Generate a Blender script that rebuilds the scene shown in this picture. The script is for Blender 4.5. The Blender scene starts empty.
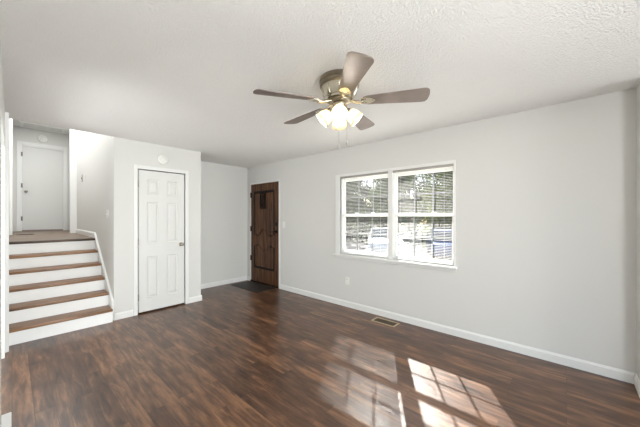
import bpy, bmesh, math, random
from mathutils import Vector, Matrix
R = math.radians
PI = math.pi
random.seed(7)
SC = bpy.context.scene
COL = SC.collection

# ------------------------------------------------------------------ camera
# X runs towards the window wall, Y along it, Z up; the camera stands in the near left corner
cd = bpy.data.cameras.new('camera'); cam = bpy.data.objects.new('camera', cd); COL.objects.link(cam)
cam.location = (0, 0, 1.372)
cam.rotation_euler = (R(90), 0, -0.841)
cd.sensor_width = 36; cd.lens = 36 * 275.5 / 640; cd.shift_y = 3.26 / 640
cd.clip_start = 0.02; cd.clip_end = 300
SC.camera = cam

# ------------------------------------------------------------------ world, sun, big lamps, exposure
SUN_DIR = Vector((0.857, 0.515, 0.85)).normalized()          # towards the sun
w = bpy.data.worlds.new('sky'); SC.world = w; w.use_nodes = True
nt = w.node_tree; nt.nodes.clear()
sky = nt.nodes.new('ShaderNodeTexSky'); sky.sky_type = 'NISHITA'; sky.sun_disc = False
sky.sun_elevation = R(40.3); sky.sun_rotation = math.atan2(SUN_DIR.x, SUN_DIR.y)
sky.air_density = 1.0; sky.dust_density = 1.0
bg = nt.nodes.new('ShaderNodeBackground'); bg.inputs[1].default_value = 0.19
wo = nt.nodes.new('ShaderNodeOutputWorld')
nt.links.new(sky.outputs[0], bg.inputs[0]); nt.links.new(bg.outputs[0], wo.inputs[0])

def lamp(name, kind, loc, energy, color=(1, 1, 1), direction=None, **kw):
    l = bpy.data.lights.new(name, kind); l.energy = energy; l.color = color
    for k, v in kw.items(): setattr(l, k, v)
    o = bpy.data.objects.new(name, l); COL.objects.link(o); o.location = loc
    if direction is not None: o.rotation_euler = Vector(direction).to_track_quat('-Z', 'Y').to_euler()
    return o
lamp('sun', 'SUN', (20, 12, 20), 23.0, (1.0, 0.95, 0.88), -SUN_DIR, angle=R(0.7))
lamp('adjoining_room_daylight', 'AREA', (1.9, -6.0, 1.25), 275, (0.95, 0.985, 0.98), (0, 1, 0), shape='RECTANGLE', size=3.5, size_y=2.6)  # fill added far behind the camera for even brightness
lamp('adjoining_room_window', 'AREA', (0.35, -1.2, 1.4), 46, (0.95, 0.985, 0.98), (0.2, 1, 0.15), shape='RECTANGLE', size=0.8, size_y=1.6)  # nearer fill added behind the camera, no actual window there
lamp('side_room_daylight', 'AREA', (-0.75, 3.35, 0.85), 13, (0.95, 0.985, 0.98), (1, 0, 0.5), shape='RECTANGLE', size=1.5, size_y=1.5)  # fill added beyond the left opening to lift the back ceiling
lamp('side_room_window', 'AREA', (-1.9, 3.3, 0.5), 30, (0.95, 0.985, 0.98), (1, 0, 0.35), shape='RECTANGLE', size=1.8, size_y=0.9)  # second added fill, low and aimed up, with no window behind it
lamp('hallway_light', 'AREA', (0.43, 6.6, 3.45), 40, (0.97, 0.985, 0.98), (0, 0, -1), shape='RECTANGLE', size=0.7, size_y=4.0)

vs = SC.view_settings
vs.view_transform = 'Standard'; vs.look = 'None'; vs.gamma = 1.0; vs.use_curve_mapping = False
vs.exposure = 0.38

# ------------------------------------------------------------------ materials
def srgb(r, g, b):
    def f(c):
        c /= 255.0
        return c / 12.92 if c <= 0.04045 else ((c + 0.055) / 1.055) ** 2.4
    return (f(r), f(g), f(b), 1)
def mat(name, col, rough=0.6, metal=0.0, spec=0.5, noise=0.0, nscale=8.0, bump=0.0, bscale=60.0, bdist=0.004, emit=None, estr=0.0):
    m = bpy.data.materials.new(name); m.use_nodes = True
    t = m.node_tree; b = t.nodes['Principled BSDF']
    b.inputs['Base Color'].default_value = col
    b.inputs['Roughness'].default_value = rough; b.inputs['Metallic'].default_value = metal
    b.inputs['Specular IOR Level'].default_value = spec
    tc = t.nodes.new('ShaderNodeTexCoord')
    n = t.nodes.new('ShaderNodeTexNoise'); n.inputs['Scale'].default_value = nscale; n.inputs['Detail'].default_value = 4
    t.links.new(tc.outputs['Object'], n.inputs['Vector'])
    mx = t.nodes.new('ShaderNodeMix'); mx.data_type = 'RGBA'; mx.blend_type = 'MULTIPLY'
    mr = t.nodes.new('ShaderNodeMapRange'); mr.inputs[1].default_value = 0.3; mr.inputs[2].default_value = 0.7
    mr.inputs[3].default_value = 1 - noise; mr.inputs[4].default_value = 1.0
    t.links.new(n.outputs['Fac'], mr.inputs[0])
    mx.inputs[0].default_value = 1.0; mx.inputs[6].default_value = col
    cmb = t.nodes.new('ShaderNodeCombineColor')
    for i in range(3): t.links.new(mr.outputs[0], cmb.inputs[i])
    t.links.new(cmb.outputs[0], mx.inputs[7]); t.links.new(mx.outputs[2], b.inputs['Base Color'])
    if bump:
        n2 = t.nodes.new('ShaderNodeTexNoise'); n2.inputs['Scale'].default_value = bscale; n2.inputs['Detail'].default_value = 3
        t.links.new(tc.outputs['Object'], n2.inputs['Vector'])
        bp = t.nodes.new('ShaderNodeBump'); bp.inputs['Strength'].default_value = bump; bp.inputs['Distance'].default_value = bdist
        t.links.new(n2.outputs['Fac'], bp.inputs['Height']); t.links.new(bp.outputs[0], b.inputs['Normal'])
    if emit:
        b.inputs['Emission Color'].default_value = emit; b.inputs['Emission Strength'].default_value = estr
    return m

def plank_mat(name, c_dark, c_mid, c_light, rough, along='Y', row=0.105, length=0.92, spec=0.5):
    m = bpy.data.materials.new(name); m.use_nodes = True
    t = m.node_tree; L = t.links; b = t.nodes['Principled BSDF']
    tc = t.nodes.new('ShaderNodeTexCoord')
    mp = t.nodes.new('ShaderNodeMapping'); L.new(tc.outputs['Object'], mp.inputs['Vector'])
    mp.inputs['Rotation'].default_value = (0, 0, R(90) if along == 'Y' else 0)
    br = t.nodes.new('ShaderNodeTexBrick'); L.new(mp.outputs[0], br.inputs['Vector'])
    br.offset = 0.37; br.offset_frequency = 2; br.squash = 1.0
    br.inputs['Color1'].default_value = (0, 0, 0, 1); br.inputs['Color2'].default_value = (1, 1, 1, 1)
    br.inputs['Mortar'].default_value = (0.25, 0.25, 0.25, 1)
    br.inputs['Scale'].default_value = 1.0; br.inputs['Mortar Size'].default_value = 0.0012
    br.inputs['Mortar Smooth'].default_value = 0.1; br.inputs['Bias'].default_value = 0.0
    br.inputs['Brick Width'].default_value = length; br.inputs['Row Height'].default_value = row
    # grain: noise stretched along the plank, shifted from plank to plank
    sep = t.nodes.new('ShaderNodeSeparateColor'); L.new(br.outputs['Color'], sep.inputs[0])
    sc = t.nodes.new('ShaderNodeMapping'); L.new(mp.outputs[0], sc.inputs['Vector']); sc.inputs['Scale'].default_value = (3.2, 27, 1)
    off = t.nodes.new('ShaderNodeCombineXYZ')
    mu = t.nodes.new('ShaderNodeMath'); mu.operation = 'MULTIPLY'; mu.inputs[1].default_value = 9.0
    L.new(sep.outputs[0], mu.inputs[0]); L.new(mu.outputs[0], off.inputs[2])
    ad = t.nodes.new('ShaderNodeVectorMath'); ad.operation = 'ADD'; L.new(sc.outputs[0], ad.inputs[0]); L.new(off.outputs[0], ad.inputs[1])
    n1 = t.nodes.new('ShaderNodeTexNoise'); n1.inputs['Scale'].default_value = 1.0; n1.inputs['Detail'].default_value = 7; n1.inputs['Roughness'].default_value = 0.62
    n1.inputs['Distortion'].default_value = 0.6
    L.new(ad.outputs[0], n1.inputs['Vector'])
    # wide smoky blotches
    sc2 = t.nodes.new('ShaderNodeMapping'); L.new(mp.outputs[0], sc2.inputs['Vector']); sc2.inputs['Scale'].default_value = (3.6, 13, 1)
    n2 = t.nodes.new('ShaderNodeTexNoise'); n2.inputs['Scale'].default_value = 1.0; n2.inputs['Detail'].default_value = 3
    L.new(sc2.outputs[0], n2.inputs['Vector'])
    def math_(op, a, bb):
        q = t.nodes.new('ShaderNodeMath'); q.operation = op
        for i, v in enumerate((a, bb)):
            if isinstance(v, (int, float)): q.inputs[i].default_value = v
            else: L.new(v, q.inputs[i])
        return q.outputs[0]
    v = math_('ADD', math_('MULTIPLY', n1.outputs['Fac'], 0.95), math_('MULTIPLY', n2.outputs['Fac'], 0.50))
    v = math_('ADD', v, math_('MULTIPLY', sep.outputs[0], 0.19))
    v = math_('SUBTRACT', v, 0.320)
    rp = t.nodes.new('ShaderNodeValToRGB'); L.new(v, rp.inputs[0])
    e = rp.color_ramp.elements
    e[0].position = 0.22; e[0].color = c_dark
    e[1].position = 0.86; e[1].color = c_light
    k = e.new(0.50); k.color = c_mid
    mx = t.nodes.new('ShaderNodeMix'); mx.data_type = 'RGBA'; mx.blend_type = 'MULTIPLY'
    L.new(br.outputs['Fac'], mx.inputs[0]); L.new(rp.outputs[0], mx.inputs[6]); mx.inputs[7].default_value = (0.45, 0.42, 0.4, 1)
    L.new(mx.outputs[2], b.inputs['Base Color'])
    rr = math_('ADD', math_('MULTIPLY', n1.outputs['Fac'], 0.12), rough - 0.06)
    L.new(rr, b.inputs['Roughness']); b.inputs['Specular IOR Level'].default_value = spec
    bp = t.nodes.new('ShaderNodeBump'); bp.inputs['Strength'].default_value = 0.25; bp.inputs['Distance'].default_value = 0.002
    L.new(n1.outputs['Fac'], bp.inputs['Height']); L.new(bp.outputs[0], b.inputs['Normal'])
    return m

def wood_mat(name, c_dark, c_light, rough=0.4, scale=(30, 30, 2.5), spec=0.5):
    m = bpy.data.materials.new(name); m.use_nodes = True
    t = m.node_tree; L = t.links; b = t.nodes['Principled BSDF']
    tc = t.nodes.new('ShaderNodeTexCoord'); mp = t.nodes.new('ShaderNodeMapping'); mp.inputs['Scale'].default_value = scale
    L.new(tc.outputs['Object'], mp.inputs['Vector'])
    n = t.nodes.new('ShaderNodeTexNoise'); n.inputs['Scale'].default_value = 1; n.inputs['Detail'].default_value = 6; n.inputs['Distortion'].default_value = 0.5
    L.new(mp.outputs[0], n.inputs['Vector'])
    rp = t.nodes.new('ShaderNodeValToRGB'); L.new(n.outputs['Fac'], rp.inputs[0])
    rp.color_ramp.elements[0].position = 0.3; rp.color_ramp.elements[0].color = c_dark
    rp.color_ramp.elements[1].position = 0.72; rp.color_ramp.elements[1].color = c_light
    L.new(rp.outputs[0], b.inputs['Base Color']); b.inputs['Roughness'].default_value = rough
    b.inputs['Specular IOR Level'].default_value = spec
    return m

def popcorn_mat():
    m = bpy.data.materials.new('popcorn ceiling'); m.use_nodes = True
    t = m.node_tree; L = t.links; b = t.nodes['Principled BSDF']
    b.inputs['Roughness'].default_value = 0.95; b.inputs['Specular IOR Level'].default_value = 0.1
    tc = t.nodes.new('ShaderNodeTexCoord')
    n = t.nodes.new('ShaderNodeTexNoise'); n.inputs['Scale'].default_value = 75; n.inputs['Detail'].default_value = 5; n.inputs['Roughness'].default_value = 0.65
    v = t.nodes.new('ShaderNodeTexVoronoi'); v.inputs['Scale'].default_value = 95
    L.new(tc.outputs['Object'], n.inputs['Vector']); L.new(tc.outputs['Object'], v.inputs['Vector'])
    a = t.nodes.new('ShaderNodeMath'); a.operation = 'SUBTRACT'; L.new(n.outputs['Fac'], a.inputs[0])
    h = t.nodes.new('ShaderNodeMath'); h.operation = 'MULTIPLY'; h.inputs[1].default_value = 0.5; L.new(v.outputs['Distance'], h.inputs[0]); L.new(h.outputs[0], a.inputs[1])
    bp = t.nodes.new('ShaderNodeBump'); bp.inputs['Strength'].default_value = 0.7; bp.inputs['Distance'].default_value = 0.012
    L.new(a.outputs[0], bp.inputs['Height']); L.new(bp.outputs[0], b.inputs['Normal'])
    n3 = t.nodes.new('ShaderNodeTexNoise'); n3.inputs['Scale'].default_value = 1.3; n3.inputs['Detail'].default_value = 2
    L.new(tc.outputs['Object'], n3.inputs['Vector'])
    rp = t.nodes.new('ShaderNodeValToRGB'); L.new(n3.outputs['Fac'], rp.inputs[0])
    rp.color_ramp.elements[0].color = srgb(241, 240, 238); rp.color_ramp.elements[1].color = srgb(246, 245, 243)
    L.new(rp.outputs[0], b.inputs['Base Color'])
    return m

def glass_mat():
    m = bpy.data.materials.new('window glass'); m.use_nodes = True
    t = m.node_tree; t.nodes.clear(); L = t.links
    o = t.nodes.new('ShaderNodeOutputMaterial'); mix = t.nodes.new('ShaderNodeMixShader')
    tr = t.nodes.new('ShaderNodeBsdfTransparent'); tr.inputs[0].default_value = (0.90, 0.905, 0.905, 1)
    g = t.nodes.new('ShaderNodeBsdfGlossy'); g.inputs['Roughness'].default_value = 0.02
    f = t.nodes.new('ShaderNodeFresnel'); f.inputs[0].default_value = 1.45
    ge = t.nodes.new('ShaderNodeNewGeometry'); sb = t.nodes.new('ShaderNodeMath'); sb.operation = 'SUBTRACT'; sb.inputs[0].default_value = 1.0
    L.new(ge.outputs['Backfacing'], sb.inputs[1]); ml = t.nodes.new('ShaderNodeMath'); ml.operation = 'MULTIPLY'; L.new(f.outputs[0], ml.inputs[0]); L.new(sb.outputs[0], ml.inputs[1])
    L.new(ml.outputs[0], mix.inputs[0]); L.new(tr.outputs[0], mix.inputs[1]); L.new(g.outputs[0], mix.inputs[2]); L.new(mix.outputs[0], o.inputs[0])
    return m

def shade_glass_mat():
    m = bpy.data.materials.new('frosted amber shade glass'); m.use_nodes = True
    t = m.node_tree; t.nodes.clear(); L = t.links
    o = t.nodes.new('ShaderNodeOutputMaterial'); mix = t.nodes.new('ShaderNodeMixShader'); mix.inputs[0].default_value = 0.75
    d = t.nodes.new('ShaderNodeBsdfDiffuse'); d.inputs[0].default_value = srgb(168, 162, 148)
    tl = t.nodes.new('ShaderNodeBsdfTranslucent'); tl.inputs[0].default_value = srgb(172, 165, 146)
    L.new(d.outputs[0], mix.inputs[1]); L.new(tl.outputs[0], mix.inputs[2]); L.new(mix.outputs[0], o.inputs[0])
    return m

def leaf_mat(name, col):
    m = bpy.data.materials.new(name); m.use_nodes = True
    t = m.node_tree; t.nodes.clear(); L = t.links
    o = t.nodes.new('ShaderNodeOutputMaterial'); mix = t.nodes.new('ShaderNodeMixShader'); mix.inputs[0].default_value = 0.5
    d = t.nodes.new('ShaderNodeBsdfDiffuse'); tl = t.nodes.new('ShaderNodeBsdfTranslucent')
    tc = t.nodes.new('ShaderNodeTexCoord'); n = t.nodes.new('ShaderNodeTexNoise'); n.inputs['Scale'].default_value = 1.6
    L.new(tc.outputs['Object'], n.inputs['Vector'])
    rp = t.nodes.new('ShaderNodeValToRGB'); L.new(n.outputs['Fac'], rp.inputs[0])
    rp.color_ramp.elements[0].position = 0.35; rp.color_ramp.elements[0].color = col
    rp.color_ramp.elements[1].position = 0.65; rp.color_ramp.elements[1].color = tuple(min(1, c * 1.7) for c in col[:3]) + (1,)
    L.new(rp.outputs[0], d.inputs[0]); L.new(rp.outputs[0], tl.inputs[0])
    L.new(d.outputs[0], mix.inputs[1]); L.new(tl.outputs[0], mix.inputs[2]); L.new(mix.outputs[0], o.inputs[0])
    return m

M = {}
M['wall'] = mat('grey wall paint', srgb(217, 216, 213), 0.75, noise=0.015, nscale=1.2, bump=0.08, bscale=180, bdist=0.001, spec=0.25)
M['trim'] = mat('white trim paint', srgb(230, 230, 228), 0.4, noise=0.01)
M['ceiling'] = popcorn_mat()
M['floor'] = plank_mat('dark walnut planks', srgb(46, 29, 20), srgb(92, 64, 47), srgb(158, 116, 84), 0.30, spec=0.55)
M['landing'] = plank_mat('landing planks', srgb(80, 64, 52), srgb(122, 102, 85), srgb(158, 134, 113), 0.40, along='X')  # same planks as the room floor, wash of light put into the colour
M['tread'] = wood_mat('stained tread wood', srgb(84, 57, 38), srgb(164, 121, 84), 0.42, (3, 40, 40))
M['nosing'] = wood_mat('dark landing edge', srgb(46, 32, 24), srgb(92, 68, 50), 0.5, (3, 40, 40))
M['riser'] = mat('riser paint', srgb(246, 246, 245), 0.5, noise=0.03, nscale=5)
M['door'] = mat('white door paint', srgb(217, 217, 214), 0.42, noise=0.01)
M['darkwood'] = wood_mat('dark stained door wood', srgb(38, 22, 14), srgb(112, 74, 46), 0.5, (25, 25, 2.0), 0.3)
M['darkgroove'] = wood_mat('dark carved wood', srgb(15, 9, 6), srgb(34, 20, 13), 0.6, (25, 25, 2.0), 0.25)  # darker than the door wood so the mouldings carry painted shade
M['black'] = mat('blackened iron', srgb(26, 24, 23), 0.45, 0.6, noise=0.2, nscale=40)
M['nickel'] = mat('satin nickel', srgb(150, 142, 130), 0.28, 1.0, noise=0.06, nscale=20)
M['hinge'] = mat('worn hinge metal', srgb(120, 116, 110), 0.5, 0.4, noise=0.1)
M['bronze'] = mat('antique nickel', srgb(204, 196, 178), 0.26, 1.0, noise=0.2, nscale=14)
M['darkband'] = mat('dark metal band', srgb(146, 136, 120), 0.3, 0.9, noise=0.2, nscale=14)
M['blade'] = wood_mat('grey brown blade veneer', srgb(108, 95, 88), srgb(140, 126, 117), 0.5, (6, 6, 6), 0.6)
M['bladeedge'] = mat('blade edge', srgb(70, 58, 52), 0.45)
M['shade'] = shade_glass_mat()
M['bulb'] = mat('lit bulb', (1, 0.9, 0.75, 1), 0.4, emit=(1.0, 0.92, 0.80, 1), estr=250.0)
M['vinyl'] = mat('white vinyl', srgb(236, 236, 232), 0.4, noise=0.01)
M['muntin'] = mat('grille between panes', srgb(150, 153, 152), 0.5, noise=0.03)
M['glass'] = glass_mat()
M['blind'] = mat('white blind slat', srgb(208, 210, 209), 0.45, noise=0.01)
M['rail'] = mat('blind rail', srgb(160, 156, 151), 0.4)
M['cord'] = mat('blind cord', srgb(225, 225, 220), 0.8)
M['plastic'] = mat('white plastic', srgb(232, 231, 227), 0.4, noise=0.01)
M['greyplastic'] = mat('grey plastic', srgb(150, 149, 145), 0.45, noise=0.02)
M['slot'] = mat('socket slots', srgb(70, 68, 66), 0.6)
M['brass'] = mat('tan register metal', srgb(186, 168, 136), 0.45, 0.2, noise=0.06)
M['ventdark'] = mat('register louvre', srgb(84, 66, 50), 0.5, 0.1, noise=0.1)
M['ventbrown'] = mat('brown register', srgb(66, 52, 44), 0.5, 0.2, noise=0.1)
M['mat'] = mat('dark slate mat', srgb(48, 41, 37), 0.55, noise=0.35, nscale=9, bump=0.3, bscale=120)
M['threshold'] = mat('mauve threshold', srgb(150, 134, 126), 0.5, noise=0.1)
M['lawn'] = mat('lawn', srgb(62, 74, 46), 0.95, noise=0.55, nscale=1.5, bump=0.5, bscale=30, spec=0.1)
M['paving'] = mat('pale concrete', srgb(214, 211, 205), 0.9, noise=0.1, nscale=2)
M['asphalt'] = mat('grey asphalt', srgb(76, 76, 78), 0.9, noise=0.15, nscale=2)
M['bark'] = mat('tree bark', srgb(72, 62, 54), 0.95, noise=0.5, nscale=12, bump=0.6, bscale=25, bdist=0.02, spec=0.1)
M['leafA'] = leaf_mat('green leaves', srgb(64, 84, 42))
M['leafB'] = leaf_mat('yellow green leaves', srgb(92, 106, 52))
M['leafC'] = leaf_mat('deep green leaves', srgb(42, 60, 38))
M['carA'] = mat('silver car paint', srgb(196, 204, 212), 0.25, 0.4)
M['carB'] = mat('blue car paint', srgb(60, 82, 128), 0.25, 0.3)
M['carglass'] = mat('car glass', srgb(60, 72, 82), 0.08, 0.0, spec=0.8)
M['tyre'] = mat('tyre rubber', srgb(34, 34, 34), 0.8)

# ------------------------------------------------------------------ mesh helpers
class MB:
    """collects shapes, then links them as ONE mesh object"""
    def __init__(s): s.bm = bmesh.new()
    def box(s, lo, hi, bevel=0.0):
        lo, hi = Vector(lo), Vector(hi)
        v = [s.bm.verts.new((x, y, z)) for x in (lo.x, hi.x) for y in (lo.y, hi.y) for z in (lo.z, hi.z)]
        fs = [s.bm.faces.new([v[i] for i in q]) for q in ((0, 1, 3, 2), (4, 6, 7, 5), (0, 4, 5, 1), (2, 3, 7, 6), (0, 2, 6, 4), (1, 5, 7, 3))]
        if bevel:
            es = list({e for f in fs for e in f.edges})
            bmesh.ops.bevel(s.bm, geom=es, offset=bevel, segments=2, affect='EDGES', profile=0.5)
        return s
    def prism(s, pts, vec, taper=None):
        """polygon pts (3-D, planar) pushed along vec; taper = second ring given explicitly"""
        a = [s.bm.verts.new(p) for p in pts]
        b = [s.bm.verts.new(Vector(p) + Vector(vec)) for p in (taper or pts)]
        s.bm.faces.new(a); s.bm.faces.new(b)
        n = len(pts)
        for i in range(n): s.bm.faces.new((a[i], a[(i + 1) % n], b[(i + 1) % n], b[i]))
        return s
    def lathe(s, prof, mtx=None, seg=32, cap=True):
        """prof = [(radius, z)], turned about Z, then moved by mtx"""
        mtx = mtx or Matrix()
        rings = []
        for r, z in prof:
            rings.append([s.bm.verts.new(mtx @ Vector((r * math.cos(2 * PI * k / seg), r * math.sin(2 * PI * k / seg), z))) for k in range(seg)])
        for a, b in zip(rings, rings[1:]):
            for k in range(seg): s.bm.faces.new((a[k], a[(k + 1) % seg], b[(k + 1) % seg], b[k]))
        if cap:
            if prof[0][0] > 1e-5: s.bm.faces.new(rings[0])
            if prof[-1][0] > 1e-5: s.bm.faces.new(rings[-1])
        return s
    def tube(s, pts, rad, seg=10):
        pts = [Vector(p) for p in pts]
        rads = rad if isinstance(rad, (list, tuple)) else [rad] * len(pts)
        rings = []
        for i, p in enumerate(pts):
            d = (pts[min(i + 1, len(pts) - 1)] - pts[max(i - 1, 0)]).normalized()
            u = d.orthogonal().normalized() if i == 0 else (u - d * u.dot(d)).normalized()
            vv = d.cross(u)
            rings.append([s.bm.verts.new(p + (u * math.cos(2 * PI * k / seg) + vv * math.sin(2 * PI * k / seg)) * rads[i]) for k in range(seg)])
        for a, b in zip(rings, rings[1:]):
            for k in range(seg): s.bm.faces.new((a[k], a[(k + 1) % seg], b[(k + 1) % seg], b[k]))
        s.bm.faces.new(rings[0]); s.bm.faces.new(rings[-1])
        return s
    def ball(s, c, r, seg=16):
        r = Vector(r) if isinstance(r, (tuple, list)) else Vector((r, r, r))
        bmesh.ops.create_uvsphere(s.bm, u_segments=seg, v_segments=seg // 2 + 2, radius=1,
                                  matrix=Matrix.Translation(Vector(c)) @ Matrix.Diagonal((r.x, r.y, r.z, 1)))
        return s
    def build(s, name, m, parent=None, smooth=False, at=None, merge=True):
        if merge: bmesh.ops.remove_doubles(s.bm, verts=s.bm.verts, dist=1e-6)
        bmesh.ops.recalc_face_normals(s.bm, faces=s.bm.faces)
        me = bpy.data.meshes.new(name)
        if at is not None: bmesh.ops.translate(s.bm, verts=s.bm.verts, vec=-Vector(at))
        s.bm.to_mesh(me); s.bm.free()
        if smooth:
            for p in me.polygons: p.use_smooth = True
            me.set_sharp_from_angle(angle=R(40))
        me.materials.append(m)
        o = bpy.data.objects.new(name, me); COL.objects.link(o)
        if parent is not None: o.parent = parent
        if at is not None: o.location = at
        return o

def tag(o, label=None, cat=None, group=None, kind=None):
    for k, v in (('label', label), ('category', cat), ('group', group), ('kind', kind)):
        if v: o[k] = v
    return o
def struct(o, label=None, cat=None): return tag(o, label, cat, None, 'structure')
def empty(name, loc=(0, 0, 0), rz=0.0):
    o = bpy.data.objects.new(name, None); COL.objects.link(o); o.location = loc; o.rotation_euler = (0, 0, rz)
    o.empty_display_size = 0.1
    return o
def kids(o): return [c for c in COL.objects if c.parent == o]
def copy_tree(o, parent=None):
    c = o.copy(); COL.objects.link(c); c.parent = parent
    for ch in kids(o): copy_tree(ch, c)
    return c

# ------------------------------------------------------------------ dimensions read off the photograph
XW = 3.412          # window wall
YB = 5.172          # far wall of the entry nook
YN = -0.427         # near wall
YC = 4.470          # closet front
XC0, XC1 = 0.900, 2.065
ZC = 2.43
ZL = 1.032          # upper landing
ZH = 3.47           # hallway ceiling
YH = 9.45           # far hallway wall
XL = -0.047         # left wall
T = 0.12

# ------------------------------------------------------------------ room shell
struct(MB().box((XL - T, YN - T - 3.5, -0.05), (XW + T, YB + T, 0.0)).build('floor', M['floor']), 'dark walnut plank floor of the empty living room', 'floor')
c = MB().box((XL - T, YN - T - 3.5, ZC), (XW + T, YC - 0.013, ZC + 0.10)); c.box((XC0 + 0.006, YC - 0.013, ZC), (XW + T, YB + T, ZC + 0.10))
struct(c.build('ceiling', M['ceiling']), 'white popcorn textured ceiling over the living room', 'ceiling')

WIN_Y0, WIN_Y1, WIN_Z0, WIN_Z1 = 0.972, 2.625, 0.800, 1.990
FD_Y0, FD_Y1, FD_Z = 4.105, 5.030, 2.055
wr = MB()
wr.box((XW, YN - T - 3.5, 0), (XW + T, WIN_Y0, ZC)); wr.box((XW, WIN_Y0, 0), (XW + T, WIN_Y1, WIN_Z0)); wr.box((XW, WIN_Y0, WIN_Z1), (XW + T, WIN_Y1, ZC))
wr.box((XW, WIN_Y1, 0), (XW + T, FD_Y0, ZC)); wr.box((XW, FD_Y0, FD_Z), (XW + T, FD_Y1, ZC)); wr.box((XW, FD_Y1, 0), (XW + T, YB + T, ZC))
struct(wr.build('wall_right', M['wall']), 'light grey wall with the double window and the wooden door', 'wall')
struct(MB().box((XC0 + T, YB, 0), (XW, YB + T, ZC)).build('wall_back', M['wall']), 'light grey wall of the entry nook beside the wooden door', 'wall')
CD_X0, CD_X1, CD_Z = 1.180, 1.806, 2.040
wc = MB()
wc.box((XC0, YC, 0), (CD_X0 - 0.012, YC + T, ZC)); wc.box((CD_X1 + 0.012, YC, 0), (XC1, YC + T, ZC)); wc.box((CD_X0 - 0.012, YC, CD_Z + 0.008), (CD_X1 + 0.012, YC + T, ZC))
wc.box((XC1 - T, YC + T, 0), (XC1, YB, ZC))
struct(wc.build('wall_closet', M['wall']), 'light grey closet wall around the white six panel door', 'wall')
ws = MB().box((XC0, YC + T, 0), (XC0 + T, 7.60, ZH)); ws.box((XC0 - 0.002, YC + 0.001, ZC + 0.1), (XC0 + T, YC + T, ZH))
struct(ws.build('wall_stair', M['wall']), 'light grey wall along the right side of the stairs', 'wall')
wl = MB().box((XL - T, YN - T, 0), (XL, 2.75, ZC)); wl.box((XL - T, 2.75, 2.06), (XL, 4.06, ZC)); wl.box((XL - T, 4.06, 0), (XL, 4.36, ZC))
struct(MB().box((XL - T - 2.2, 1.6, -0.05), (XL - T, 5.0, 0.0)).build('floor_side_room', M['floor']), 'plank floor of the side room through the left doorway', 'floor')
sr = MB().box((XL - T - 2.3, 1.6, 0), (XL - T - 2.2, 5.0, ZC)); sr.box((XL - T - 2.2, 1.5, 0), (XL - T, 1.6, ZC)); sr.box((XL - T - 2.2, 5.0, 0), (XL - T, 5.1, ZC))
struct(sr.build('wall_side_room', M['wall']), 'light grey walls of the side room through the left doorway', 'wall')
struct(MB().box((XL - T - 2.3, 1.5, ZC), (XL - T, 5.1, ZC + 0.1)).build('ceiling_side_room', M['trim']), 'white ceiling of the side room through the left doorway', 'ceiling')
struct(wl.build('wall_left', M['trim']), 'white painted wall at the left edge beside the stairs', 'wall')
struct(MB().box((XL - T, 4.36, 0), (-0.034, YH + T, ZH)).build('wall_hallway_left', M['wall']), 'light grey wall along the left side of stairs and hallway', 'wall')
nw = MB().box((3.16, YN - T, 0), (XW, YN, ZC))
struct(nw.build('wall_near', M['wall']), 'light grey wall meeting the window wall at the right edge', 'wall')
# upper hallway
HX1 = 0.99
struct(MB().box((XC0 + T, 7.60, ZL), (HX1 + T, YH + T, ZH)).build('wall_hallway_right', M['wall']), 'light grey wall on the right of the upper hallway', 'wall')
FH_X0, FH_X1, FH_Z = 0.135, 0.875, 3.065
wh = MB(); wh.box((-0.034, YH, ZL), (FH_X0, YH + T, ZH)); wh.box((FH_X1, YH, ZL), (HX1 + 0.03, YH + T, ZH)); wh.box((FH_X0, YH, FH_Z), (FH_X1, YH + T, ZH))
struct(wh.build('wall_hallway_back', M['wall']), 'light grey wall around the far white hallway door', 'wall')
struct(MB().box((XL - T, YC - 0.013, ZH), (HX1 + T, YH + T, ZH + 0.08)).build('ceiling_hallway', M['trim']), 'white ceiling over the upper hallway', 'ceiling')
struct(MB().box((XL - T, YC - 0.09, ZC + 0.10), (XC0 + T, YC - 0.013, ZH)).build('wall_stairwell', M['wall']), 'light grey stairwell wall above the living room ceiling', 'wall')
struct(MB().box((-0.034, 5.66, ZL - 0.10), (XC0 + T, YH + T, ZL - 0.002)).build('floor_hallway', M['landing']), 'brown plank floor of the upper hallway', 'floor')

# door casings between stairs and hallway
struct(MB().box((0.795, 7.60, ZL), (XC0 + T, 7.68, ZH), 0.004).build('trim_1', M['trim']), 'white casing where the stairs meet the hallway, right side', 'trim')
struct(MB().box((-0.034, 7.60, ZL), (0.006, 7.68, ZH), 0.004).build('trim_2', M['trim']), 'white casing where the stairs meet the hallway, left side', 'trim')
struct(MB().box((XL, 4.22, 0), (-0.021, 4.359, ZC)).build('trim_3', M['trim']), 'white corner board left of the bottom stair', 'trim')

# baseboards
def baseboard(name, lo, hi, label, axis, side):
    """a board with a small moulded top; axis = run direction, side = outward sign"""
    b = MB(); th = 0.014; h = 0.088
    prof = [(0, 0), (th, 0), (th, h - 0.018), (th * 0.55, h - 0.006), (th * 0.4, h), (0, h)]
    if axis == 'Y':
        b.prism([(lo[0] + side * p, lo[1], lo[2] + z) for p, z in prof], (0, hi[1] - lo[1], 0))
    else:
        b.prism([(lo[0], lo[1] + side * p, lo[2] + z) for p, z in prof], (hi[0] - lo[0], 0, 0))
    return struct(b.build(name, M['trim']), label, 'baseboard')
baseboard('baseboard_right', (XW, YN, 0), (XW, FD_Y0 - 0.035, 0), 'white baseboard under the double window', 'Y', -1)
baseboard('baseboard_corner', (XW, FD_Y1 + 0.035, 0), (XW, YB, 0), 'short white baseboard left of the wooden door', 'Y', -1)
baseboard('baseboard_back', (XC1, YB, 0), (XW - 0.014, YB, 0), 'white baseboard in the entry nook between closet and wooden door', 'X', -1)
baseboard('baseboard_near', (3.16, YN, 0), (XW - 0.014, YN, 0), 'white baseboard at the right edge of the room', 'X', 1)
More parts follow.
